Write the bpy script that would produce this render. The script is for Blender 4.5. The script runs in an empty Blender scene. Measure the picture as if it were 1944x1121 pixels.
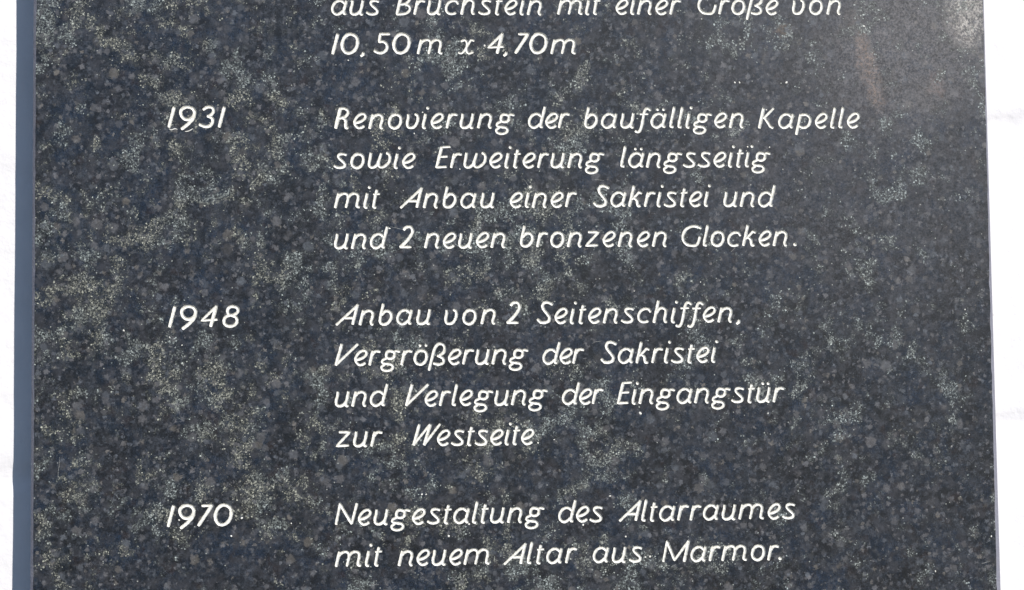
import bpy, bmesh, math, random
from mathutils import Vector, Matrix, noise
from mathutils.geometry import delaunay_2d_cdt

# ------------------------------------------------------------------ camera, light, exposure
scene = bpy.context.scene
col = scene.collection

cam_d = bpy.data.cameras.new("camera")
cam = bpy.data.objects.new("camera", cam_d)
col.objects.link(cam)
cam_d.sensor_fit = 'HORIZONTAL'
cam_d.sensor_width = 36.0
cam_d.lens = 36.0 * 3000.0 / 1944.0
cam_d.clip_start = 0.01
cam_d.clip_end = 50.0
TILT, PAN, ROLL = 0.05634201, -0.05414841, 0.01157197
R = (Matrix.Rotation(PAN, 3, 'Z') @ Matrix.Rotation(TILT, 3, 'X') @ Matrix.Rotation(ROLL, 3, 'Y'))
cam.matrix_world = Matrix.Translation((-0.05823696, -0.98109955, -0.05541691)) @ (R @ Matrix.Rotation(math.radians(90), 3, 'X')).to_4x4()
scene.camera = cam

SUN_AZ, SUN_EL = math.radians(32.5), math.radians(32.5)      # azimuth to the right of the plaque's normal
SUN_DIR = Vector((math.sin(SUN_AZ) * math.cos(SUN_EL), -math.cos(SUN_AZ) * math.cos(SUN_EL), math.sin(SUN_EL)))
sun_d = bpy.data.lights.new("sun", 'SUN')
sun_d.energy = 5.0
sun_d.angle = math.radians(0.5)
sun_d.color = (1.0, 0.96, 0.90)
sun = bpy.data.objects.new("sun", sun_d)
col.objects.link(sun)
sun.rotation_euler = SUN_DIR.to_track_quat('Z', 'Y').to_euler()

world = bpy.data.worlds.new("World")
scene.world = world
world.use_nodes = True
wn = world.node_tree
bg = wn.nodes["Background"]
sky = wn.nodes.new("ShaderNodeTexSky")
sky.sky_type = 'NISHITA'
sky.sun_disc = False
sky.sun_elevation = SUN_EL
sky.sun_rotation = math.atan2(SUN_DIR.x, SUN_DIR.y)
sky.air_density = 1.0
sky.dust_density = 0.2
sky.ozone_density = 6.0
wn.links.new(sky.outputs[0], bg.inputs[0])
bg.inputs[1].default_value = 0.095

scene.view_settings.view_transform = 'Standard'
scene.view_settings.look = 'None'
scene.view_settings.gamma = 1.0
scene.view_settings.exposure = 0.06
scene.render.resolution_x = 1024
scene.render.resolution_y = 590

# ------------------------------------------------------------------ helpers
def link_mesh(name, verts, faces, mat, parent=None, smooth=False):
    me = bpy.data.meshes.new(name)
    me.from_pydata(verts, [], faces)
    me.materials.append(mat)
    if smooth:
        me.polygons.foreach_set('use_smooth', [True] * len(me.polygons))
    me.update()
    o = bpy.data.objects.new(name, me)
    col.objects.link(o)
    if parent: o.parent = parent
    return o

def empty(name, loc, label, cat):
    o = bpy.data.objects.new(name, None)
    o.empty_display_size = 0.02
    col.objects.link(o)
    o.location = loc
    o['label'] = label
    o['category'] = cat
    return o

class NT:
    """small wrapper for building node materials"""
    def __init__(self, name):
        self.m = bpy.data.materials.new(name)
        self.m.use_nodes = True
        self.t = self.m.node_tree
        self.b = self.t.nodes["Principled BSDF"]
        tc = self.t.nodes.new("ShaderNodeTexCoord")
        mp = self.t.nodes.new("ShaderNodeMapping")
        mp.inputs['Scale'].default_value = (1000, 1000, 1000)     # object space in millimetres
        self.t.links.new(tc.outputs['Object'], mp.inputs[0])
        self.mm = mp.outputs[0]
    def put(self, sock, v):
        if isinstance(v, bpy.types.NodeSocket): self.t.links.new(v, sock)
        elif v is not None: sock.default_value = v
    def noise(self, size, detail=2.0, rough=0.5, vec=None, off=None, dist=0.0, out=0):
        vec = vec or self.mm
        if off: vec = self.vmath('ADD', vec, off)
        n = self.t.nodes.new("ShaderNodeTexNoise")
        self.put(n.inputs['Vector'], vec)
        n.inputs['Scale'].default_value = 1.0 / size
        n.inputs['Detail'].default_value = detail
        n.inputs['Roughness'].default_value = rough
        n.inputs['Distortion'].default_value = dist
        return n.outputs[out]
    def voro(self, size, vec=None, off=None, rnd=1.0):
        vec = vec or self.mm
        if off: vec = self.vmath('ADD', vec, off)
        n = self.t.nodes.new("ShaderNodeTexVoronoi")
        self.put(n.inputs['Vector'], vec)
        n.inputs['Scale'].default_value = 1.0 / size
        n.inputs['Randomness'].default_value = rnd
        return n.outputs['Distance'], n.outputs['Color']
    def vmath(self, op, a, b):
        n = self.t.nodes.new("ShaderNodeVectorMath"); n.operation = op
        self.put(n.inputs[0], a); self.put(n.inputs[1], b)
        return n.outputs[0]
    def vscale(self, a, s):
        n = self.t.nodes.new("ShaderNodeVectorMath"); n.operation = 'SCALE'
        self.put(n.inputs[0], a); self.put(n.inputs['Scale'], s)
        return n.outputs[0]
    def math(self, op, a, b=None, c=None, clamp=False):
        n = self.t.nodes.new("ShaderNodeMath"); n.operation = op; n.use_clamp = clamp
        self.put(n.inputs[0], a); self.put(n.inputs[1], b); self.put(n.inputs[2], c)
        return n.outputs[0]
    def step(self, v, lo, hi, a=0.0, b=1.0, smooth=True):
        n = self.t.nodes.new("ShaderNodeMapRange")
        n.interpolation_type = 'SMOOTHSTEP' if smooth else 'LINEAR'
        self.put(n.inputs[0], v)
        for i, x in ((1, lo), (2, hi), (3, a), (4, b)): self.put(n.inputs[i], x)
        return n.outputs[0]
    def mix(self, fac, a, b, mode='MIX'):
        n = self.t.nodes.new("ShaderNodeMix"); n.data_type = 'RGBA'; n.blend_type = mode
        self.put(n.inputs[0], fac)
        for i, x in ((6, a), (7, b)):
            if isinstance(x, tuple) and len(x) == 3: x = x + (1.0,)
            self.put(n.inputs[i], x)
        return n.outputs[2]
    def sep(self, v):
        n = self.t.nodes.new("ShaderNodeSeparateXYZ")
        self.put(n.inputs[0], v)
        return n.outputs
    def comb(self, x, y, z):
        n = self.t.nodes.new("ShaderNodeCombineXYZ")
        for i, q in enumerate((x, y, z)): self.put(n.inputs[i], q)
        return n.outputs[0]
    def bump(self, h, strength, dist, normal=None):
        n = self.t.nodes.new("ShaderNodeBump")
        n.inputs['Strength'].default_value = strength
        n.inputs['Distance'].default_value = dist
        self.put(n.inputs['Height'], h)
        if normal: self.put(n.inputs['Normal'], normal)
        return n.outputs[0]
    def out(self, color=None, rough=None, normal=None, spec=None):
        self.put(self.b.inputs['Base Color'], color if not (isinstance(color, tuple) and len(color) == 3) else color + (1.0,))
        self.put(self.b.inputs['Roughness'], rough)
        self.put(self.b.inputs['Specular IOR Level'], spec)
        if normal: self.put(self.b.inputs['Normal'], normal)
        return self.m

# ------------------------------------------------------------------ materials
def stone_material(polished=True):
    n = NT("polished_dark_stone" if polished else "sawn_dark_stone")
    # broad tone of the ground mass: blue-black, neutral and brown-black areas
    big = n.noise(24, 4, 0.62)
    big2 = n.noise(15, 4, 0.6, off=(300, 20, 50))
    base = n.mix(n.step(big, 0.42, 0.58), (0.0095, 0.0160, 0.0290), (0.0105, 0.0118, 0.0155))
    base = n.mix(n.step(big2, 0.50, 0.66), base, (0.0220, 0.0262, 0.0350))
    base = n.mix(n.step(n.noise(42, 3, 0.6, off=(500, 1, 8)), 0.40, 0.60, 0.0, 0.45), base, (0.006, 0.007, 0.008))
    red = n.noise(9, 3, 0.6, off=(31, 200, 50))
    base = n.mix(n.step(red, 0.55, 0.72, 0.0, 0.6), base, (0.0250, 0.0185, 0.0190))
    fine = n.noise(0.85, 3, 0.75)
    g = n.step(fine, 0.34, 0.70, 0.15, 2.3, smooth=False)
    base = n.mix(1.0, base, n.comb(g, g, g), 'MULTIPLY')
    mid = n.noise(2.6, 4, 0.7, off=(50, 9, 0))
    base = n.mix(n.step(mid, 0.48, 0.72, 0.0, 0.95), base, (0.054, 0.060, 0.074))
    # soft grey feldspar spots of uneven outline, three sizes
    warp = n.vscale(n.vmath('SUBTRACT', n.noise(1.8, 3, 0.7, out=1), (0.5, 0.5, 0.5)), 5.5)
    wv = n.vmath('ADD', n.mm, warp)
    grain = n.step(n.noise(0.7, 2, 0.6, off=(4, 4, 4)), 0.3, 0.7, 0.75, 1.2, smooth=False)
    def spots(base, layers):
        for size, prob, rad, dim, off in layers:
            dim *= 1.08
            d, c = n.voro(size, vec=wv, off=off)
            cs = n.sep(c)
            r = n.step(cs[0], prob, 1.0, 0.12, rad, smooth=False)
            inside = n.math('SUBTRACT', r, d)
            m = n.step(inside, -0.03, 0.12)
            m = n.math('MULTIPLY', m, n.step(cs[0], prob, prob + 0.02))
            m = n.math('MULTIPLY', m, n.step(cs[1], 0.0, 1.0, 0.20, 0.95, smooth=False))
            tint = n.mix(n.step(cs[2], 0.1, 0.5), (0.070 * dim, 0.077 * dim, 0.090 * dim), (0.086 * dim, 0.085 * dim, 0.091 * dim))
            tint = n.mix(n.step(cs[2], 0.75, 1.0), tint, (0.100 * dim, 0.092 * dim, 0.084 * dim))
            tint = n.mix(1.0, tint, n.comb(grain, grain, grain), 'MULTIPLY')
            base = n.mix(m, base, tint)
        return base
    mot = n.noise(7, 4, 0.7, off=(61, 9, 33))
    base = n.mix(n.step(mot, 0.46, 0.66, 0.0, 0.75), base, (0.036, 0.037, 0.044))
    base = spots(base, ((10.0, 0.20, 0.40, 0.95, (0, 0, 0)), (5.2, 0.30, 0.40, 1.10, (77, 31, 5)), (3.2, 0.40, 0.42, 1.25, (17, 3, 55))))
    # rusty mineral stains, painted-in reflections and sheen, each with a place of its own
    wob = n.vscale(n.vmath('SUBTRACT', n.noise(7, 5, 0.7, out=1), (0.5, 0.5, 0.5)), 14)
    q = n.sep(n.vmath('ADD', n.mm, wob))
    def stain_or_sheen(x, z, rx, rz, ang, colr, amt):
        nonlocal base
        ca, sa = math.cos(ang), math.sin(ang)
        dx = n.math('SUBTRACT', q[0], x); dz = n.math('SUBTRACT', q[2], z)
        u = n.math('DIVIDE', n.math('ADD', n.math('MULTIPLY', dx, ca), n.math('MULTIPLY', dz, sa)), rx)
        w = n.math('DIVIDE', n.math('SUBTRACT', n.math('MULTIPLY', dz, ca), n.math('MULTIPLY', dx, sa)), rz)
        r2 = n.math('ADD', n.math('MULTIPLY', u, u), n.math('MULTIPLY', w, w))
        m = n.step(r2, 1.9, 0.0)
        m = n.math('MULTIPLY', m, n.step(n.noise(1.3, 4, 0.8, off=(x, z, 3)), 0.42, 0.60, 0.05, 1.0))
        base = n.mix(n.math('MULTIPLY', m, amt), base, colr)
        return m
    if polished:
        stain_or_sheen(224, 141, 6.0, 24, math.radians(14), (0.340, 0.245, 0.190), 0.75)  # brownish reflected streak, painted into the stone colour
        stain_or_sheen(170, 167, 5.0, 4.0, 0.3, (0.30, 0.20, 0.12), 0.40)
        stain_or_sheen(288, 180, 13, 24, 0.1, (0.60, 0.56, 0.51), 0.95)  # bright reflection at the top right corner, painted as pale colour
        stain_or_sheen(267, 131, 5, 7, 0.4, (0.26, 0.18, 0.16), 0.5)
        stain_or_sheen(214, 174, 6, 5, 0.4, (0.22, 0.165, 0.13), 0.30)
        stain_or_sheen(262, 124, 9, 11, 0.2, (0.18, 0.16, 0.14), 0.25)
        stain_or_sheen(235, 110, 120, 120, 0.2, (0.085, 0.082, 0.090), 0.45)  # broad sheen over the right side, painted as a faint lighter veil
        stain_or_sheen(250, 155, 60, 45, 0.3, (0.150, 0.140, 0.144), 0.66)  # stronger upper-right sheen, likewise put into the base colour
    g = n.step(n.noise(3.4, 4, 0.7, off=(2, 2, 77)), 0.34, 0.66, 0.70, 1.32, smooth=False)
    base = n.mix(1.0, base, n.comb(g, g, g), 'MULTIPLY')
    # clusters of glittering mica flakes on a black ground
    clus = n.noise(27, 6, 0.66, off=(120, 0, 40), dist=0.5)
    clus2 = n.noise(70, 2, 0.5, off=(9, 70, 0))
    clus = n.math('ADD', n.math('MULTIPLY', clus, 0.50), n.math('MULTIPLY', n.noise(12, 4, 0.65, off=(12, 60, 4)), 0.50))
    cl = n.math('ADD', clus, n.step(clus2, 0.3, 0.7, -0.05, 0.06, smooth=False))
    sx = n.sep(n.mm)
    cl = n.math('ADD', cl, n.step(sx[0], -300, 300, 0.020, -0.022, smooth=False))
    clm = n.step(cl, 0.488, 0.592)
    base = n.mix(n.math('MULTIPLY', clm, n.step(n.noise(1.5, 3, 0.7, off=(7, 7, 7)), 0.35, 0.65, 0.15, 0.75)), base, n.mix(n.step(n.noise(1.1, 2, 0.7, off=(1, 70, 7)), 0.4, 0.6), (0.010, 0.011, 0.010), (0.066, 0.071, 0.070)))
    huev = n.noise(30, 2, 0.5, off=(0, 400, 9))
    hue = n.mix(n.step(huev, 0.42, 0.56), (0.90, 1.0, 0.97), (1.0, 1.0, 0.84))
    hue = n.mix(n.step(sx[0], -100, 200, 0.0, 0.7), hue, (0.90, 1.0, 1.0))
    fw = n.vmath('ADD', n.mm, n.vscale(n.noise(0.9, 1, 0.5, out=1), 1.6))
    nf = n.noise(1.05, 3, 0.75, off=(90, 14, 2))
    thr = n.step(clm, 0.0, 1.0, 0.72, 0.485, smooth=False)
    fl = n.step(n.math('SUBTRACT', nf, thr), 0.0, 0.13)
    bv = n.step(n.noise(1.9, 3, 0.75, off=(8, 140, 2)), 0.36, 0.68, 0.07, 0.42, smooth=False)
    base = n.mix(n.math('MULTIPLY', fl, 0.9), base, n.mix(1.0, hue, n.comb(bv, bv, bv), 'MULTIPLY'))
    for size, lo, hi, b0, b1, off in ((0.80, 0.99, 0.76, 0.10, 0.60, (0, 0, 0)), (1.35, 0.99, 0.82, 0.12, 0.75, (40, 4, 2))):
        d, c = n.voro(size, vec=fw, off=off)
        cs = n.sep(c)
        thr = n.step(clm, 0.0, 1.0, lo, hi, smooth=False)
        fl = n.math('MULTIPLY', n.step(n.math('SUBTRACT', cs[0], thr), 0.0, 0.10), n.step(d, 0.55, 0.22))
        br = n.math('POWER', cs[1], 1.9)
        bright = n.step(br, 0.0, 1.0, b0, b1, smooth=False)
        flc = n.mix(1.0, hue, n.comb(bright, bright, bright), 'MULTIPLY')
        base = n.mix(fl, base, flc)
    base = spots(base, ((7.5, 0.45, 0.36, 1.25, (7, 70, 30)), (4.2, 0.55, 0.40, 1.35, (177, 31, 5))))
    # isolated larger flakes
    d, c = n.voro(2.3, off=(3, 8, 1))
    cs = n.sep(c)
    iso = n.math('MULTIPLY', n.step(cs[0], 0.955, 0.97), n.step(d, 0.22, 0.10))
    base = n.mix(n.math('MULTIPLY', iso, 0.8), base, (0.40, 0.41, 0.38))
    h = n.noise(0.5, 2, 0.6)
    if polished:
        rough = n.step(n.noise(30, 4, 0.6, off=(5, 5, 5)), 0.3, 0.7, 0.36, 0.42)
        nrm = n.bump(h, 0.10, 0.0003)
        nrm = n.bump(n.noise(14, 3, 0.5), 0.25, 0.0004, nrm)
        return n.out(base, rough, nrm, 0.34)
    base = n.mix(0.8, base, (0.25, 0.25, 0.30))
    nrm = n.bump(n.noise(1.6, 4, 0.7), 0.8, 0.0008)
    return n.out(base, 0.8, nrm, 0.3)

def paint_material():
    n = NT("white_letter_paint")
    v = n.noise(1.3, 3, 0.6)
    c = n.mix(n.step(v, 0.30, 0.62), (0.60, 0.58, 0.52), (0.84, 0.825, 0.775))
    return n.out(c, 0.6, n.bump(n.noise(0.5, 3, 0.6), 0.35, 0.0002), 0.3)

def limewash_material():
    n = NT("white_limewash")
    v = n.noise(45, 5, 0.65)
    c = n.mix(n.step(v, 0.30, 0.62), (0.740, 0.725, 0.740), (0.785, 0.770, 0.785))
    d, cc = n.voro(26, vec=n.vmath('ADD', n.mm, n.vscale(n.noise(5, 2, 0.5, out=1), 4)))
    pit = n.math('MULTIPLY', n.step(d, 0.07, 0.03), n.step(n.sep(cc)[0], 0.80, 0.85))
    c = n.mix(n.math('MULTIPLY', pit, 0.5), c, (0.35, 0.32, 0.33))
    h = n.math('ADD', n.noise(14, 5, 0.6), n.math('MULTIPLY', n.noise(1.8, 3, 0.6), 0.12))
    return n.out(c, 0.9, n.bump(h, 0.30, 0.003), 0.2)

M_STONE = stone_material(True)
M_EDGE = stone_material(False)
M_PAINT = paint_material()
M_WALL = limewash_material()

# ------------------------------------------------------------------ the wall: limewashed stone blocks with soft shallow joints
WALL_Y = 0.030
random.seed(11)
wall = empty("masonry_wall", (0, WALL_Y, -1.0), "limewashed white block wall with soft shallow joints behind the dark stone plaque", "wall")
XS = [-1.7, -1.0, -0.326, 0.326, 1.0, 1.7]
def bed(k):
    # height of bed joint k at the control abscissae; joints 0 and 1 are the two seen beside the plaque
    r = random.Random(50 + k)
    base = -0.097 + 0.188 * k
    z = [base + r.uniform(-0.012, 0.012) for _ in XS]
    if k == 0: z[2], z[3] = -0.1095, -0.0840
    if k == 1: z[2], z[3] = 0.079, 0.1105
    return z
BEDS = {k: bed(k) for k in range(-5, 8)}
def bedz(k, x):
    zs = BEDS[k]
    for i in range(len(XS) - 1):
        if x <= XS[i + 1] or i == len(XS) - 2:
            t = (x - XS[i]) / (XS[i + 1] - XS[i])
            return zs[i] + (zs[i + 1] - zs[i]) * t + 0.003 * noise.noise(Vector((x * 9, k * 3.1, 0)))
def sstep(a, b, x):
    t = max(0.0, min(1.0, (x - a) / (b - a)))
    return t * t * (3 - 2 * t)
for k in range(-5, 7):
    r = random.Random(900 + k)
    if k in (-1, 0, 1): xe = [-1.45, -1.08, -0.72, -0.12 + 0.05 * k, 0.16 - 0.06 * k, 0.62, 0.98, 1.45]
    else:
        xe = [-1.45]
        while xe[-1] < 1.2: xe.append(xe[-1] + r.uniform(0.28, 0.46))
        xe[-1] = 1.45
    near = k in (-1, 0, 1)
    for i in range(len(xe) - 1):
        xa, xb = xe[i], xe[i + 1]
        inview = near and xb > -0.4 and xa < 0.4
        step = 0.008 if inview else 0.03
        nx, nz = max(4, int((xb - xa) / step)), max(4, int(0.188 / step))
        sk_a = 0.0; lift = r.uniform(-0.0012, 0.0012)
        if k == -5 or k == 6: lift = 0
        vs, fs = [], []
        for a in range(nx + 1):
            # crowd the grid lines towards the edges so that the joint reads as a rounded groove
            s = a / nx; s = 0.5 - 0.5 * math.cos(math.pi * s) if not inview else s
            x = xa + (xb - xa) * s
            z0, z1 = bedz(k, x), bedz(k + 1, x)
            for b in range(nz + 1):
                t = b / nz; t = t + 0.10 * math.sin(2 * math.pi * t) * -1.0
                z = z0 + (z1 - z0) * t
                de = min(z - z0, z1 - z, x - xa, xb - x)
                wdt = 0.011 + 0.004 * noise.noise(Vector((x * 14, z * 14, k)))
                y = 0.0014 * (1 - sstep(0.0025, wdt, de)) * (0.25 if (x < -0.2 and 0.0 < z < 0.16) else 1.0) + 0.0016 * noise.noise(Vector((x * 7, z * 7, 5.0))) + 0.0005 * noise.noise(Vector((x * 40, z * 40, 1.0)))
                y -= 0.4 * lift * sstep(0.0, 0.05, de)
                vs.append((x, y, z + 1.0))
        for a in range(nx):
            for b in range(nz):
                q0 = a * (nz + 1) + b
                fs.append((q0, q0 + nz + 1, q0 + nz + 2, q0 + 1))
        link_mesh("wall_block", vs, fs, M_WALL, wall, smooth=True)
# body of the wall behind the blocks
bm = bmesh.new()
bmesh.ops.create_cube(bm, size=1.0, matrix=Matrix.Translation((0, 0.16, 0.15 + 1.0)) @ Matrix.Diagonal((2.88, 0.30, 2.2, 1)))
me = bpy.data.meshes.new("wall_core"); bm.to_mesh(me); bm.free(); me.materials.append(M_WALL)
o = bpy.data.objects.new("wall_core", me); col.objects.link(o); o.parent = wall

# ------------------------------------------------------------------ the lettering: one hand-drawn glyph per character
# strokes are traced centre lines; each glyph has its own drawing scale s, left edge ox and baseline oy
# ('c' smooth curve, 'o' closed curve, 'l' straight run, 'd' drilled dot)
G = {}
def glyph(ch, s, ox, oy, *strokes): G[ch] = (s, ox, oy, strokes)
A_BOWL = ('c', 2.7, [(648, 300), (605, 262), (550, 250), (475, 285), (425, 370), (430, 450), (490, 505), (555, 492), (618, 440)])
U_L = ('c', 2.9, [(600, 260), (592, 330), (568, 420), (580, 490), (632, 515), (700, 492), (745, 445)])
U_R = ('c', 2.9, [(790, 260), (772, 360), (745, 455), (752, 505), (782, 512)])
O_LP = ('o', 2.9, [(1190, 262), (1258, 290), (1278, 360), (1262, 440), (1215, 498), (1150, 518), (1085, 480), (1062, 410), (1085, 325), (1130, 278)])
N_ALL = [('l', 3.0, [(705, 512), (765, 265)]), ('c', 2.7, [(745, 350), (795, 292), (860, 265), (920, 282), (940, 335), (925, 400), (905, 465), (912, 508), (940, 514)])]
I_ST = ('c', 2.9, [(1752, 262), (1735, 345), (1712, 430), (1712, 505), (1742, 514)])
E_ALL = ('c', 2.7, [(440, 422), (530, 395), (600, 345), (618, 288), (570, 252), (490, 285), (425, 370), (425, 450), (480, 512), (545, 508), (590, 480)])
glyph('a', 9.72, 400, 520, A_BOWL, ('c', 3.0, [(680, 255), (657, 340), (632, 430), (634, 482), (662, 495)]))
glyph('ä', 9.72, 400, 520, A_BOWL, ('c', 3.0, [(680, 255), (657, 340), (632, 430), (634, 482), (662, 495)]), ('d', 2.9, [(535, 172)]), ('d', 2.9, [(645, 172)]))
glyph('u', 9.72, 540, 530, U_L, U_R)
glyph('ü', 9.72, 540, 530, U_L, U_R, ('d', 3.0, [(672, 182)]), ('d', 3.0, [(770, 182)]))
glyph('s', 9.72, 1385, 515, ('c', 2.6, [(1605, 262), (1545, 245), (1480, 258), (1470, 310), (1530, 370), (1585, 430), (1570, 480), (1500, 500), (1440, 490), (1395, 467)]))
glyph('B', 9.34, 1228, 268, ('l', 3.1, [(1260, 245), (1345, -100)]), ('c', 2.5, [(1345, -104), (1430, -106), (1490, -65), (1475, 15), (1400, 68), (1315, 76)]),
      ('c', 2.6, [(1400, 70), (1475, 105), (1490, 170), (1440, 230), (1360, 252), (1258, 254)]))
glyph('r', 9.72, 272, 530, ('l', 3.0, [(305, 510), (365, 265)]), ('c', 2.7, [(352, 335), (388, 288), (430, 264), (492, 275)]))
glyph('c', 9.72, 1018, 465, ('c', 2.6, [(1262, 262), (1235, 215), (1165, 205), (1090, 242), (1045, 320), (1052, 400), (1105, 445), (1165, 450), (1218, 432)]))
glyph('h', 9.72, 140, 518, ('l', 3.0, [(170, 500), (258, 110)]), ('c', 2.7, [(218, 330), (270, 262), (330, 240), (388, 280), (385, 360), (368, 430), (372, 488), (400, 498)]))
glyph('t', 9.72, 1670, 515, ('c', 2.8, [(1758, 185), (1735, 265), (1708, 400), (1698, 488), (1732, 500)]), ('l', 2.0, [(1698, 258), (1805, 250)]))
glyph('e', 9.72, 395, 530, E_ALL)
glyph('i', 9.72, 1683, 530, I_ST, ('d', 3.2, [(1795, 145)]))
glyph('ï', 9.72, 1683, 530, I_ST, ('d', 3.0, [(1825, 145)]), ('d', 1.7, [(1745, 150)]))
glyph('n', 9.72, 672, 530, *N_ALL)
glyph('m', 9.72, 42, 540, ('l', 3.0, [(70, 520), (132, 272)]), ('c', 2.6, [(112, 350), (165, 292), (232, 266), (290, 285), (305, 345), (288, 430), (265, 518)]),
      ('c', 2.7, [(300, 350), (350, 290), (415, 266), (478, 288), (490, 350), (472, 430), (465, 500), (505, 518)]))
glyph('G', 9.72, 138, 468, ('c', 2.8, [(508, 125), (430, 95), (335, 95), (230, 150), (172, 255), (180, 355), (240, 425), (330, 450), (420, 440), (462, 375), (488, 290)]))
glyph('ö', 9.72, 1032, 530, O_LP, ('d', 2.8, [(1160, 170)]), ('d', 2.8, [(1268, 170)]))
glyph('o', 9.72, 1032, 530, O_LP)
glyph('ß', 4.418, 838, 586, ('c', 2.8, [(852, 625), (882, 510), (905, 440), (940, 408), (978, 425), (978, 475), (938, 508)]), ('c', 2.7, [(925, 508), (968, 530), (972, 565), (935, 580), (893, 572)]))
glyph('v', 9.72, 1376, 530, ('c', 2.8, [(1425, 272), (1425, 330), (1405, 420), (1420, 490), (1470, 515), (1540, 490), (1590, 410), (1605, 330), (1590, 280), (1555, 262)]))
glyph('w', 9.72, 580, 485, ('c', 2.8, [(640, 205), (625, 300), (607, 390), (622, 450), (680, 467), (745, 425), (785, 345), (830, 210)]), ('c', 2.8, [(790, 330), (782, 430), (830, 465), (900, 440), (970, 370), (990, 280), (970, 220), (935, 203)]))
glyph('R', 9.72, 45, 530, ('l', 3.5, [(82, 508), (168, 150)]), ('c', 2.9, [(165, 150), (245, 150), (305, 190), (305, 245), (260, 300), (190, 325), (130, 328)]), ('c', 3.1, [(210, 325), (262, 365), (265, 440), (268, 500), (300, 510)]))
glyph('g', 9.72, 1175, 525, ('o', 2.8, [(1355, 260), (1425, 282), (1437, 335), (1410, 385), (1350, 402), (1295, 375), (1288, 320), (1310, 275)]), ('c', 2.5, [(1425, 285), (1470, 262), (1528, 275)]),
      ('c', 2.6, [(1295, 390), (1225, 425), (1215, 472), (1290, 495), (1375, 508), (1408, 555), (1370, 605), (1290, 622), (1212, 595), (1203, 545), (1255, 508)]))
glyph('d', 9.72, 400, 520, A_BOWL, ('c', 2.9, [(716, 125), (682, 260), (645, 395), (632, 480), (660, 494)]))
glyph('b', 9.72, 88, 522, ('c', 2.9, [(177, 130), (150, 250), (122, 370), (118, 450), (150, 494), (205, 502), (270, 468), (318, 390), (318, 310), (270, 262), (208, 268), (150, 325)]))
glyph('f', 9.72, 1015, 520, ('c', 2.8, [(1310, 182), (1270, 152), (1222, 162), (1192, 230), (1170, 340), (1145, 460), (1112, 555), (1070, 590), (1027, 575)]), ('l', 2.0, [(1120, 257), (1262, 252)]))
glyph('l', 9.72, 1665, 520, ('c', 2.9, [(1768, 130), (1742, 250), (1708, 390), (1697, 482), (1732, 498)]))
glyph('K', 9.72, 1450, 528, ('l', 3.2, [(1485, 508), (1572, 150)]), ('l', 2.4, [(1760, 148), (1570, 335)]), ('l', 2.8, [(1590, 325), (1650, 415), (1690, 485), (1735, 512)]))
glyph('p', 9.72, 478, 525, ('l', 2.9, [(503, 630), (592, 262)]), ('c', 2.7, [(585, 275), (680, 262), (750, 300), (772, 370), (740, 460), (665, 508), (600, 498), (555, 458)]))
glyph('E', 9.72, 62, 488, ('l', 3.0, [(92, 470), (188, 100)]), ('l', 2.3, [(190, 98), (343, 90)]), ('l', 2.2, [(150, 277), (288, 270)]), ('l', 2.5, [(92, 468), (268, 462)]))
glyph('A', 9.72, 1255, 538, ('l', 2.5, [(1675, 162), (1282, 522)]), ('l', 2.9, [(1662, 170), (1575, 510)]), ('l', 2.6, [(1438, 402), (1590, 402)]))
glyph('k', 9.72, 715, 515, ('l', 2.9, [(742, 495), (832, 130)]), ('c', 2.5, [(970, 262), (928, 245), (880, 290), (830, 340), (785, 372)]), ('c', 2.7, [(830, 348), (882, 390), (890, 450), (903, 494), (940, 492)]))
glyph('S', 9.72, 58, 518, ('c', 3.0, [(335, 160), (262, 125), (190, 132), (158, 190), (182, 260), (240, 335), (282, 400), (268, 465), (200, 495), (120, 488), (68, 438)]))
glyph('z', 8.452, 62, 414, ('l', 2.5, [(142, 175), (305, 175), (95, 393), (280, 385)]))
glyph('N', 4.418, 70, 295, ('l', 2.6, [(88, 282), (122, 118)]), ('l', 2.9, [(120, 118), (215, 280)]), ('l', 2.6, [(217, 278), (260, 118)]))
glyph('W', 8.452, 1290, 398, ('l', 3.0, [(1402, 60), (1312, 372)]), ('l', 2.4, [(1312, 372), (1570, 60)]), ('l', 3.1, [(1577, 60), (1480, 372)]), ('l', 2.4, [(1480, 372), (1730, 55)]))
glyph('V', 9.72, 55, 530, ('l', 3.1, [(182, 140), (78, 508)]), ('l', 2.5, [(78, 508), (475, 135)]))
glyph('M', 8.1, 60, 452, ('l', 2.4, [(82, 435), (145, 135)]), ('l', 2.9, [(145, 135), (255, 420)]), ('l', 2.4, [(255, 420), (478, 130)]), ('l', 3.0, [(476, 135), (403, 435)]))
glyph('x', 3.737, 1008, 385, ('c', 2.3, [(1034, 290), (1062, 282), (1075, 310), (1068, 350), (1085, 378), (1118, 368)]), ('c', 2.1, [(1124, 288), (1104, 282), (1080, 318), (1055, 358), (1034, 377), (1014, 372)]))
glyph('1', 9.34, 88, 970, ('l', 3.1, [(122, 948), (212, 605)]))
glyph('0', 9.34, 298, 970, ('o', 3.1, [(490, 602), (578, 645), (606, 735), (580, 850), (510, 925), (430, 943), (362, 900), (330, 800), (358, 690), (415, 622)]))
glyph('5', 9.34, 832, 970, ('l', 2.5, [(1112, 602), (950, 604), (925, 742)]), ('c', 2.8, [(925, 742), (1000, 738), (1060, 785), (1065, 865), (1010, 928), (930, 943), (845, 905)]))
glyph('4', 9.34, 240, 965, ('l', 2.3, [(518, 592), (258, 845), (522, 828)]), ('l', 3.1, [(512, 598), (417, 940)]))
glyph('7', 9.34, 705, 965, ('l', 2.5, [(800, 602), (970, 600)]), ('l', 3.0, [(965, 602), (738, 940)]))
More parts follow.
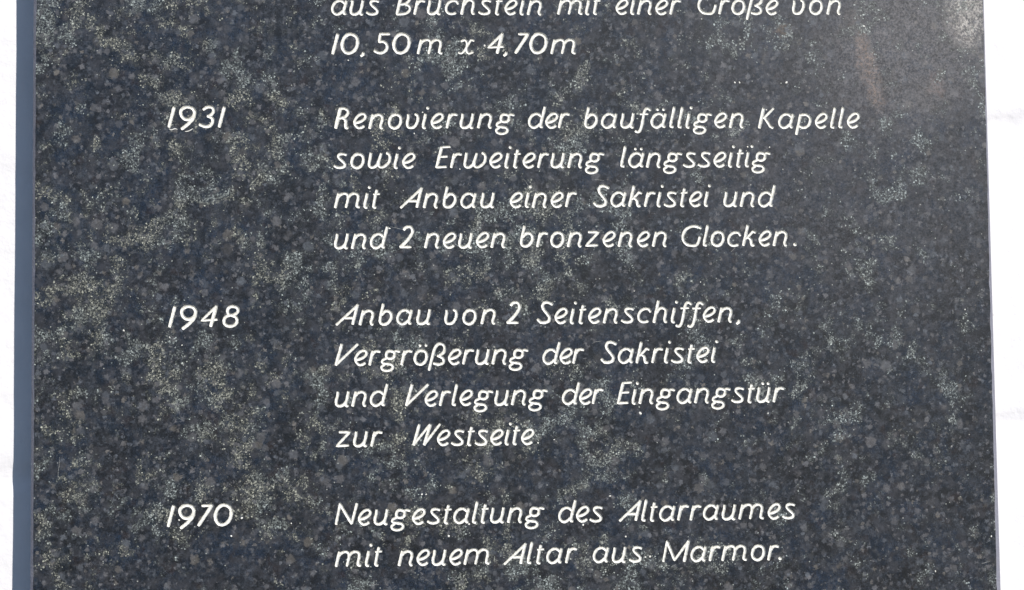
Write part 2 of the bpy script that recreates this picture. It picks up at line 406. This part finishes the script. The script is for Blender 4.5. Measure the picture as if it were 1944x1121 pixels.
glyph('9', 9.34, 400, 588, ('o', 3.0, [(555, 218), (635, 242), (672, 310), (645, 395), (570, 440), (490, 425), (440, 365), (432, 290), (480, 235)]), ('c', 3.0, [(672, 320), (652, 415), (580, 500), (510, 560), (450, 605)]))
glyph('3', 9.34, 705, 592, ('c', 2.7, [(785, 265), (850, 225), (930, 228), (963, 285), (930, 350), (862, 388)]), ('c', 2.8, [(862, 385), (935, 420), (943, 490), (900, 552), (820, 570), (718, 532)]))
glyph('8', 9.34, 1140, 568, ('o', 2.8, [(1330, 202), (1408, 232), (1412, 300), (1340, 350), (1262, 345), (1236, 280), (1262, 222)]), ('o', 2.9, [(1300, 357), (1385, 395), (1398, 475), (1340, 538), (1240, 543), (1178, 490), (1185, 410), (1240, 365)]))
glyph('2', 4.418, 608, 584, ('c', 2.8, [(652, 425), (672, 405), (708, 404), (724, 440), (700, 488), (660, 535), (622, 570)]), ('l', 2.5, [(620, 571), (708, 571)]))
glyph(',', 9.34, 595, 970, ('l', 3.0, [(652, 935), (645, 965), (612, 992)]))
glyph('.', 4.0, 0, 14, ('d', 3.6, [(14, 0)]))
glyph('·', 4.0, 0, 14, ('d', 1.6, [(6, 0)]))
PX = 0.3286e-3            # one drawing unit in metres on the stone

def catmull(pts, closed, n=5):
    out = []
    m = len(pts)
    for i in range(m if closed else m - 1):
        if closed: p = [pts[(i + j) % m] for j in (-1, 0, 1, 2)]
        else: p = [pts[max(0, i - 1)], pts[i], pts[i + 1], pts[min(m - 1, i + 2)]]
        for k in range(n):
            t = k / n
            out.append(tuple(0.5 * ((2 * p[1][c]) + (-p[0][c] + p[2][c]) * t + (2 * p[0][c] - 5 * p[1][c] + 4 * p[2][c] - p[3][c]) * t * t
                       + (-p[0][c] + 3 * p[1][c] - 3 * p[2][c] + p[3][c]) * t ** 3) for c in (0, 1)))
    if not closed: out.append(pts[-1])
    return out

def seg_dist(p, a, b):
    dx, dy = b[0] - a[0], b[1] - a[1]
    L = dx * dx + dy * dy
    t = 0 if L == 0 else max(0, min(1, ((p[0] - a[0]) * dx + (p[1] - a[1]) * dy) / L))
    return math.hypot(p[0] - a[0] - dx * t, p[1] - a[1] - dy * t)

def build_glyph(ch):
    """cut-groove mesh of one character: a V with a rounded bottom that follows the strokes.
    returns mesh, boundary loops (2D, metres), deslanted left/right extents"""
    s, ox, oy, strokes = G[ch]
    rnd = random.Random(ord(ch))
    V, E, F, segs = [], [], [], []
    def conv(p): return ((p[0] - ox) / s * PX, (oy - p[1]) / s * PX)
    for kind, r, pts in strokes:
        r = r * PX * (1.03 if ch.isdigit() else 0.97)
        if kind == 'd':
            c = conv(pts[0]); k = len(V)
            ring = [(c[0] + r * math.cos(a * math.pi / 5), c[1] + r * math.sin(a * math.pi / 5)) for a in range(10)]
            V += ring + [(c[0] + r * .5 * math.cos(a * math.pi / 3), c[1] + r * .5 * math.sin(a * math.pi / 3)) for a in range(6)] + [c]
            F.append(list(range(k, k + 10)))
            E += [(k + 10 + a, k + 10 + (a + 1) % 6) for a in range(6)]
            segs.append((c, c, r))
            continue
        P = [conv(p) for p in pts]
        closed = kind == 'o'
        if kind == 'l':
            Q = []
            for i in range(len(P) - 1):
                n_ = max(2, int(math.hypot(P[i + 1][0] - P[i][0], P[i + 1][1] - P[i][1]) / (3.2 * PX)))
                Q += [(P[i][0] + (P[i + 1][0] - P[i][0]) * k / n_, P[i][1] + (P[i + 1][1] - P[i][1]) * k / n_) for k in range(n_)]
            P = Q + [P[-1]]
        else:
            P = catmull(P, closed, 4)
        m = len(P)
        nrm = []
        for i in range(m):
            a = P[i - 1] if (i or closed) else P[i]
            b = P[(i + 1) % m] if (i < m - 1 or closed) else P[i]
            L = math.hypot(b[0] - a[0], b[1] - a[1]) or 1
            nrm.append((-(b[1] - a[1]) / L, (b[0] - a[0]) / L))
        rr = [r * (1 + rnd.uniform(-0.11, 0.11)) for _ in P]
        if not closed:      # hand-cut ends: slightly narrower
            rr[0] *= 0.92; rr[-1] *= 0.92
        k = len(V)
        for i in range(m):
            for o_ in (-1.0, -0.5, 0.0, 0.5, 1.0):
                V.append((P[i][0] + nrm[i][0] * rr[i] * o_, P[i][1] + nrm[i][1] * rr[i] * o_))
        for i in range(m if closed else m - 1):
            a, b = k + 5 * i, k + 5 * ((i + 1) % m)
            F.append([a, a + 4, b + 4, b])
            E += [(a + 1, b + 1), (a + 2, b + 2), (a + 3, b + 3)]
            segs.append((P[i], P[(i + 1) % m], 0.5 * (rr[i] + rr[(i + 1) % m])))
        if not closed:
            for i, sg in ((0, -1), (m - 1, 1)):
                t = (nrm[i][1] * sg, -nrm[i][0] * sg)
                q = len(V); b = k + 5 * i; c = P[i]
                for w, e_ in ((-0.72, 0.62), (0.72, 0.62)):
                    V.append((c[0] + nrm[i][0] * rr[i] * w + t[0] * rr[i] * e_, c[1] + nrm[i][1] * rr[i] * w + t[1] * rr[i] * e_))
                F.append([b, q, q + 1, b + 4])
    for j, f in enumerate(F):
        if sum(V[f[i]][0] * V[f[(i + 1) % len(f)]][1] - V[f[(i + 1) % len(f)]][0] * V[f[i]][1] for i in range(len(f))) < 0: F[j] = f[::-1]
    vo, eo, fo, ov, oe, of = delaunay_2d_cdt([Vector(v) for v in V], E, F, 0, 1e-6, True)
    fin = [f for f, src in zip(fo, of) if src]
    cnt = {}
    for f in fin:
        for i in range(len(f)):
            e = (f[i], f[(i + 1) % len(f)])
            key = (min(e), max(e))
            cnt.setdefault(key, []).append(e)
    bnd = {v[0][0]: v[0][1] for v in cnt.values() if len(v) == 1}
    bset = set(bnd) | set(bnd.values())
    used = sorted({i for f in fin for i in f})
    idx = {u: i for i, u in enumerate(used)}
    verts = []
    for u in used:
        p = vo[u]
        dep = 0.0
        if u not in bset:
            for a, b, r in segs:
                d = seg_dist(p, a, b)
                if d < r: dep = max(dep, 0.80 * r * (1 - (d / r) ** 2))
        verts.append((p[0], dep, p[1]))
    faces = []
    for f in fin:
        q = [idx[i] for i in f]
        a, b, c = (vo[f[0]], vo[f[1]], vo[f[2]])
        ccw = (b[0] - a[0]) * (c[1] - a[1]) - (b[1] - a[1]) * (c[0] - a[0]) > 0
        faces.append(q if ccw else q[::-1])         # facing -y
    me = bpy.data.meshes.new("glyph")
    me.from_pydata(verts, [], faces); me.materials.append(M_PAINT); me.update()
    loops, left = [], dict(bnd)
    while left:
        st = next(iter(left)); lp = [st]; cur = left.pop(st)
        while cur != st and cur in left:
            lp.append(cur); cur = left.pop(cur)
        if len(lp) > 2: loops.append([(vo[i][0], vo[i][1]) for i in lp])
    xs = [v[0] for v in verts]
    des = [v[0] - 0.2 * v[2] for v in verts if -2 * PX < v[2] < 31 * PX]
    return me, loops, min(xs), max(xs), min(des), max(des)

GB = {ch: build_glyph(ch) for ch in G}

WORDS = [
    ("aus", -116.28, -86.08, 176.36),
    ("Bruchstein", -75.91, 16.09, 176.58),
    ("mit", 25.57, 53.24, 176.72),
    ("einer", 62.60, 104.48, 176.83),
    ("Größe", 114.73, 166.98, 176.90),
    ("von", 175.26, 207.02, 177.02),
    ("10,", -116.15, -95.37, 151.36),
    ("50", -90.06, -66.39, 151.35),
    ("m", -63.00, -46.69, 151.44),
    ("x", -37.38, -26.34, 151.50),
    ("4", -18.70, -8.28, 151.50),
    (",", -9.10, -5.79, 151.50),
    ("7", -2.15, 8.30, 151.49),
    ("0", 7.64, 19.59, 151.49),
    ("m", 20.92, 37.11, 151.49),
    ("1931", -217.36, -181.58, 105.50),
    ("Renovierung", -114.62, -1.87, 104.60),
    ("der", 6.27, 32.78, 104.65),
    ("baufälligen", 41.54, 143.07, 104.51),
    ("Kapelle", 151.87, 217.55, 104.08),
    ("sowie", -115.34, -63.94, 79.64),
    ("Erweiterung", -52.06, 54.23, 79.59),
    ("längsseitïg", 64.01, 159.69, 79.62),
    ("mit", -115.05, -86.45, 54.92),
    ("Anbau", -74.35, -14.87, 54.70),
    ("einer", -5.74, 36.59, 54.67),
    ("Sakristei", 46.47, 121.33, 54.72),
    ("und", 128.79, 162.52, 54.45),
    ("und", -115.27, -81.40, 29.64),
    ("2", -75.00, -65.23, 29.64),
    ("neuen", -59.51, -8.44, 29.59),
    ("bronzenen", 0.23, 92.88, 29.70),
    ("Glocken", 101.94, 169.36, 29.48),
    (".", 172.72, 175.13, 29.22),
    ("1948", -216.88, -173.31, -18.36),
    ("Anbau", -114.55, -55.34, -18.01),
    ("von", -47.31, -15.11, -18.07),
    ("2", -8.98, 0.97, -18.06),
    ("Seitenschiffen", 10.11, 133.37, -18.16),
    (",", 135.45, 138.11, -18.41),
    ("Vergrößerung", -115.10, 4.93, -43.01),
    ("der", 13.47, 39.77, -43.18),
    ("Sakristei", 49.67, 124.07, -43.34),
    ("und", -115.33, -82.10, -68.07),
    ("Verlegung", -71.90, 16.75, -68.42),
    ("der", 25.29, 51.59, -68.45),
    ("Eingangstür", 59.57, 165.30, -68.66),
    ("zur", -114.84, -85.84, -92.89),
    ("Westseite", -67.68, 8.25, -92.94),
    ("·", 9.56, 10.71, -92.86),
    ("1970", -217.63, -177.43, -140.18),
    ("Neugestaltung", -115.57, 13.75, -140.93),
    ("des", 22.03, 49.85, -141.21),
    ("Altarraumes", 59.64, 170.51, -141.28),
    ("mit", -115.71, -86.67, -166.06),
    ("neuem", -77.31, -20.64, -166.11),
    ("Altar", -12.19, 33.61, -166.42),
    ("aus", 43.07, 74.06, -166.39),
    ("Marmor", 86.36, 159.81, -166.77),
    (".", 159.09, 161.48, -166.77),
]
SPECKS = [ (74.1, -74.4, 0.99), (154.4, -75.5, 0.53), (-80.8, 42.1, 0.66), (-59.7, 114.8, 0.53), (-65.0, 101.5, 0.53), (-36.8, 79.0, 0.49), (-105.8, 147.7, 0.49), (-20.5, 157.0, 0.72), (75.8, -163.4, 0.59), (78.7, -163.1, 0.76), (37.4, -142.9, 0.72), (-33.2, -141.3, 0.72), (-45.8, -148.4, 0.79), (-62.1, -122.6, 0.66), (-59.5, -122.7, 0.53), (54.4, -125.4, 0.66), (63.8, -150.5, 0.66), (-210.3, -136.0, 0.59), (-172.3, -135.4, 0.79), (-178.7, -146.2, 0.66), (-216.1, -24.3, 0.53), (-208.6, -29.2, 0.49), (20.1, -90.1, 0.46), (117.1, 174.0, 0.43), (-121.0, 54.5, 0.49), (158.9, 92.1, 0.53), (170.6, 133.4, 0.82), (137.6, 133.4, 0.66), (140.6, 133.4, 0.66), (294.4, -154.2, 0.59), (134.1, 109.3, 0.49), (258.2, -175.3, 0.59), (-244.0, -19.8, 0.66), (-142.2, -139.1, 0.49), (-129.5, 53.6, 0.43), (221.2, 169.5, 0.66), (281.6, -11.6, 0.53), (157.4, 115.9, 0.53), (113.4, 7.1, 0.43), (71.5, 1.8, 0.43) ]
SCRATCHES = [
   [ (-216.56, 104.96), (-215.17, 104.25), (-212.93, 104.95), (-211.37, 104.42) ],
   [ (-206.70, 103.17), (-204.45, 103.52), (-201.85, 104.99) ],
   [ (-80.29, 43.12), (-76.60, 42.36), (-72.91, 41.37) ],
   [ (-93.91, -177.14), (-88.81, -177.38) ],
   [ (-91.93, -174.57), (-91.89, -179.64) ],
   [ (47.35, 72.13), (50.35, 71.81), (53.50, 71.35) ],
   [ (44.53, -30.77), (46.89, -29.70), (50.17, -29.27) ],
   [ (-282.64, -96.63), (-282.61, -101.33), (-283.27, -105.17), (-283.34, -109.87) ],
   [ (287.53, -171.17), (290.25, -170.48), (292.97, -169.82) ],
   [ (48.65, 72.10), (50.53, 71.82), (52.57, 71.46) ],
   [ (2.87, 72.86), (5.81, 68.72), (6.52, 65.72) ],
   [ (-111.56, 175.78), (-111.32, 174.18) ],
   [ (135.97, 29.02), (134.21, 26.98), (132.81, 25.97) ],
   [ (273.77, -11.64), (273.79, -14.32) ],
]

def lay_word(text, x0, x1):
    """x position of every character's origin so that the word spans x0..x1 with even optical gaps"""
    info = [GB[c] for c in text]
    first, last = info[0], info[-1]
    start = x0 - first[2]
    if len(text) == 1: return [0.5 * (x0 + x1) - 0.5 * (first[2] + first[3])]
    end = x1 - last[3]
    # origin_k+1 = origin_k + right_k - left_k+1 + gap
    nat = sum(info[i][5] - info[i + 1][4] for i in range(len(info) - 1))
    gap = (end - start - nat) / (len(info) - 1)
    pos = [start]
    for i in range(len(info) - 1): pos.append(pos[-1] + info[i][5] - info[i + 1][4] + gap)
    return pos

# ------------------------------------------------------------------ the plaque
XL, XR, ZB, ZT, TH = -0.3, 0.3, -0.36, 0.50, 0.0285
CH_L, CH_R = 0.0019, 0.0018
plaque = empty("memorial_plaque", (0, TH, ZB), "dark speckled polished stone plaque with white incised German chronicle of the chapel", "plaque")
LIFT = Vector((0, -TH, -ZB))
random.seed(4)
letters = []
for text, x0, x1, zb in WORDS:
    for ch, x in zip(text, lay_word(text, x0 / 1000, x1 / 1000)):
        letters.append((ch, x, zb / 1000 + random.uniform(-0.00012, 0.00012)))
for ch, x, z in letters:
    name = "digit" if ch.isdigit() else "punctuation_mark" if ch in ",.·" else "letter"
    o = bpy.data.objects.new(name, GB[ch][0])
    col.objects.link(o); o.parent = plaque
    o.location = Vector((x, 0, z)) + LIFT

# polished face, cut by the letters; built in horizontal strips that share their border points
rb = random.Random(8)
def edge_jit(side, z):
    v = 0.00030 * noise.noise(Vector((z * 160, side * 7.0, 2.0))) + 0.00075 * max(0.0, noise.noise(Vector((z * 75, side * 3.0, 9.0))))
    return -v if side > 0 else v
cuts = [ZB, -0.1489, -0.110, -0.0756, -0.0508, -0.0256, 0.010, 0.047, 0.072, 0.097, 0.130, 0.169, 0.200, ZT - 0.0018]
cuts[0] = ZB + 0.0018
fv, ff, vmap = [], [], {}
def addv(x, z):
    k = (round(x, 7), round(z, 7))
    if k not in vmap: vmap[k] = len(fv); fv.append((x, 0.0, z))
    return vmap[k]
borderL, borderR = [], []
for si in range(len(cuts) - 1):
    za, zc = cuts[si], cuts[si + 1]
    n = max(2, int((zc - za) / 0.002))
    zs = [za + (zc - za) * i / n for i in range(n + 1)]
    Lp = [(XL + CH_L + edge_jit(-1, z), z) for z in zs]
    Rp = [(XR - CH_R - 0.0002 - 0.0009 * max(-1, min(1, -z / 0.17)) + edge_jit(1, z), z) for z in zs]
    borderL += Lp if si == 0 else Lp[1:]
    borderR += Rp if si == 0 else Rp[1:]
    V = [Vector(p) for p in Lp + Rp[::-1]]
    E = []
    F = [list(range(len(V)))[::-1]]
    kind = [('R', 0)]
    for li, (ch, x, z) in enumerate(letters):
        if not (za < z + 0.004 < zc): continue
        for lp in GB[ch][1]:
            area = sum(lp[i][0] * lp[(i + 1) % len(lp)][1] - lp[(i + 1) % len(lp)][0] * lp[i][1] for i in range(len(lp)))
            k = len(V)
            V += [Vector((p[0] + x, p[1] + z)) for p in lp]
            F.append(list(range(k, k + len(lp))) if area > 0 else list(range(k, k + len(lp)))[::-1])
            kind.append(('H' if area > 0 else 'C', li))
    # outer loops and counters: the sign of the winding depends on the triangulator, so test by size per letter
    big = {}
    for j, (t, li) in enumerate(kind):
        if t == 'R': continue
        xs = [V[i][0] for i in F[j]]; zz = [V[i][1] for i in F[j]]
        big.setdefault(li, []).append((j, min(xs), max(xs), min(zz), max(zz)))
    role = {}
    for li, ls in big.items():
        for a in ls:
            inner = any(b is not a and b[1] < a[1] and b[2] > a[2] and b[3] < a[3] and b[4] > a[4] for b in ls)
            # a dot is not inside the box of its stem's loop; a counter is
            role[a[0]] = ('C' if inner else 'H', li)
    vo, eo, fo, ov, oe, of = delaunay_2d_cdt(V, E, F, 0, 1e-7, True)
    for f, src in zip(fo, of):
        if 0 not in src: continue
        H = {role[j][1] for j in src if j and role[j][0] == 'H'}
        Cn = {role[j][1] for j in src if j and role[j][0] == 'C'}
        if H - Cn: continue
        a, b, c = (vo[i] for i in f[:3])
        ccw = (b[0] - a[0]) * (c[1] - a[1]) - (b[1] - a[1]) * (c[0] - a[0]) > 0
        q = [addv(vo[i][0], vo[i][1]) for i in f]
        if len(set(q)) == 3: ff.append(q if ccw else q[::-1])
def shift(vs): return [(v[0], v[1] + LIFT[1], v[2] + LIFT[2]) for v in vs]
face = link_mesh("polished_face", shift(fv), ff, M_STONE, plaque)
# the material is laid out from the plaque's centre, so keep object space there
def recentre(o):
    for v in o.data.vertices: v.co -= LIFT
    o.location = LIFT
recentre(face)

# arris and edges of the slab: rough sawn, a little chipped
def bevel_strip(border, x_out, sgn):
    vs, fs = [], []
    n = len(border)
    for i, (x, z) in enumerate(border):
        w = 0.00015 * noise.noise(Vector((z * 220, sgn * 5.0, 4.0)))
        vs += [(x, 0.0, z), (0.5 * (x + x_out) + w, 0.0009 + 0.3 * w, z), (x_out, 0.0019, z), (x_out, TH, z)]
    for i in range(n - 1):
        for k in range(3):
            a, b = 4 * i + k, 4 * (i + 1) + k
            f = (a, a + 1, b + 1, b)
            fs.append(f if sgn > 0 else f[::-1])
    return vs, fs
for border, xo, sg in ((borderL, XL, -1), (borderR, XR, 1)):
    vs, fs = bevel_strip(border, xo, sg)
    recentre(link_mesh("sawn_edge", shift(vs), fs, M_EDGE, plaque))
for z0, z1 in ((cuts[0], ZB), (cuts[-1], ZT)):
    xs0 = (borderL[0][0], borderR[0][0]) if z1 < z0 else (borderL[-1][0], borderR[-1][0])
    vs = [(xs0[0], 0, z0), (xs0[1], 0, z0), (XR, 0.0019, z1), (XL, 0.0019, z1), (XR, TH, z1), (XL, TH, z1)]
    fs = [(0, 1, 2, 3), (3, 2, 4, 5)]
    if z1 < z0: fs = [f[::-1] for f in fs]
    # close the little corners between the arris strips
    zo = z0
    vs += [(XL, 0.0019, zo), (XR, 0.0019, zo), (XL, TH, zo), (XR, TH, zo)]
    fs += [(0, 3, 6), (1, 7, 2), (6, 3, 5, 8), (7, 9, 4, 2)]
    recentre(link_mesh("sawn_edge", shift(vs), fs, M_EDGE, plaque))

# flecks of letter paint that missed the grooves, and fine scratches: thin crusts standing on the polished face
def fleck(x, z, r, seed):
    rr = random.Random(seed)
    n = 8
    st, an = rr.uniform(0.75, 1.35), rr.uniform(0, 3.14)
    vs = [(x, -0.00012, z)]
    for ring, (q, h) in enumerate(((0.75, 0.00011), (1.0, 0.00001))):
        for k in range(n):
            a = k * 2 * math.pi / n
            rad = r * q * (1 + 0.25 * noise.noise(Vector((k * 1.7, seed, 0))))
            u, w = rad * math.cos(a) * st, rad * math.sin(a) / st
            vs.append((x + u * math.cos(an) - w * math.sin(an), -h, z + u * math.sin(an) + w * math.cos(an)))
    fs = [(0, 1 + k, 1 + (k + 1) % n) for k in range(n)]
    fs += [(1 + k, 1 + n + k, 1 + n + (k + 1) % n, 1 + (k + 1) % n) for k in range(n)]
    return vs, fs
for i, (x, z, r) in enumerate(SPECKS):
    vs, fs = fleck(x / 1000, z / 1000, r / 1000 * 0.85, i)
    recentre(link_mesh("paint_fleck", shift(vs), fs, M_PAINT, plaque))
sc = NT("pale_scratch")
M_SCR = sc.out(sc.mix(sc.step(sc.noise(0.8, 3, 0.7), 0.35, 0.65), (0.10, 0.10, 0.10), (0.42, 0.42, 0.40)), 0.8, None, 0.3)
for si, pts in enumerate(SCRATCHES):
    P = catmull([(a / 1000, b / 1000) for a, b in pts], False, 5)
    vs, fs = [], []
    m = len(P)
    hw = 0.00026 if si < 2 else 0.00012
    for i, p in enumerate(P):
        a, b = P[max(0, i - 1)], P[min(m - 1, i + 1)]
        L = math.hypot(b[0] - a[0], b[1] - a[1]) or 1
        nx, nz = -(b[1] - a[1]) / L, (b[0] - a[0]) / L
        w = hw * (0.35 + 0.65 * math.sin(math.pi * (i + 0.5) / m)) * (1 + 0.3 * noise.noise(Vector((i * 0.9, si, 0))))
        for o_, h in ((-1, 0.00001), (0, 0.00005), (1, 0.00001)):
            vs.append((p[0] + nx * w * o_, -h, p[1] + nz * w * o_))
    for i in range(m - 1):
        for k in range(2):
            a, b = 3 * i + k, 3 * (i + 1) + k
            fs.append((a, b, b + 1, a + 1))
    recentre(link_mesh("scratch", shift(vs), fs, M_PAINT if si < 2 else M_SCR, plaque))
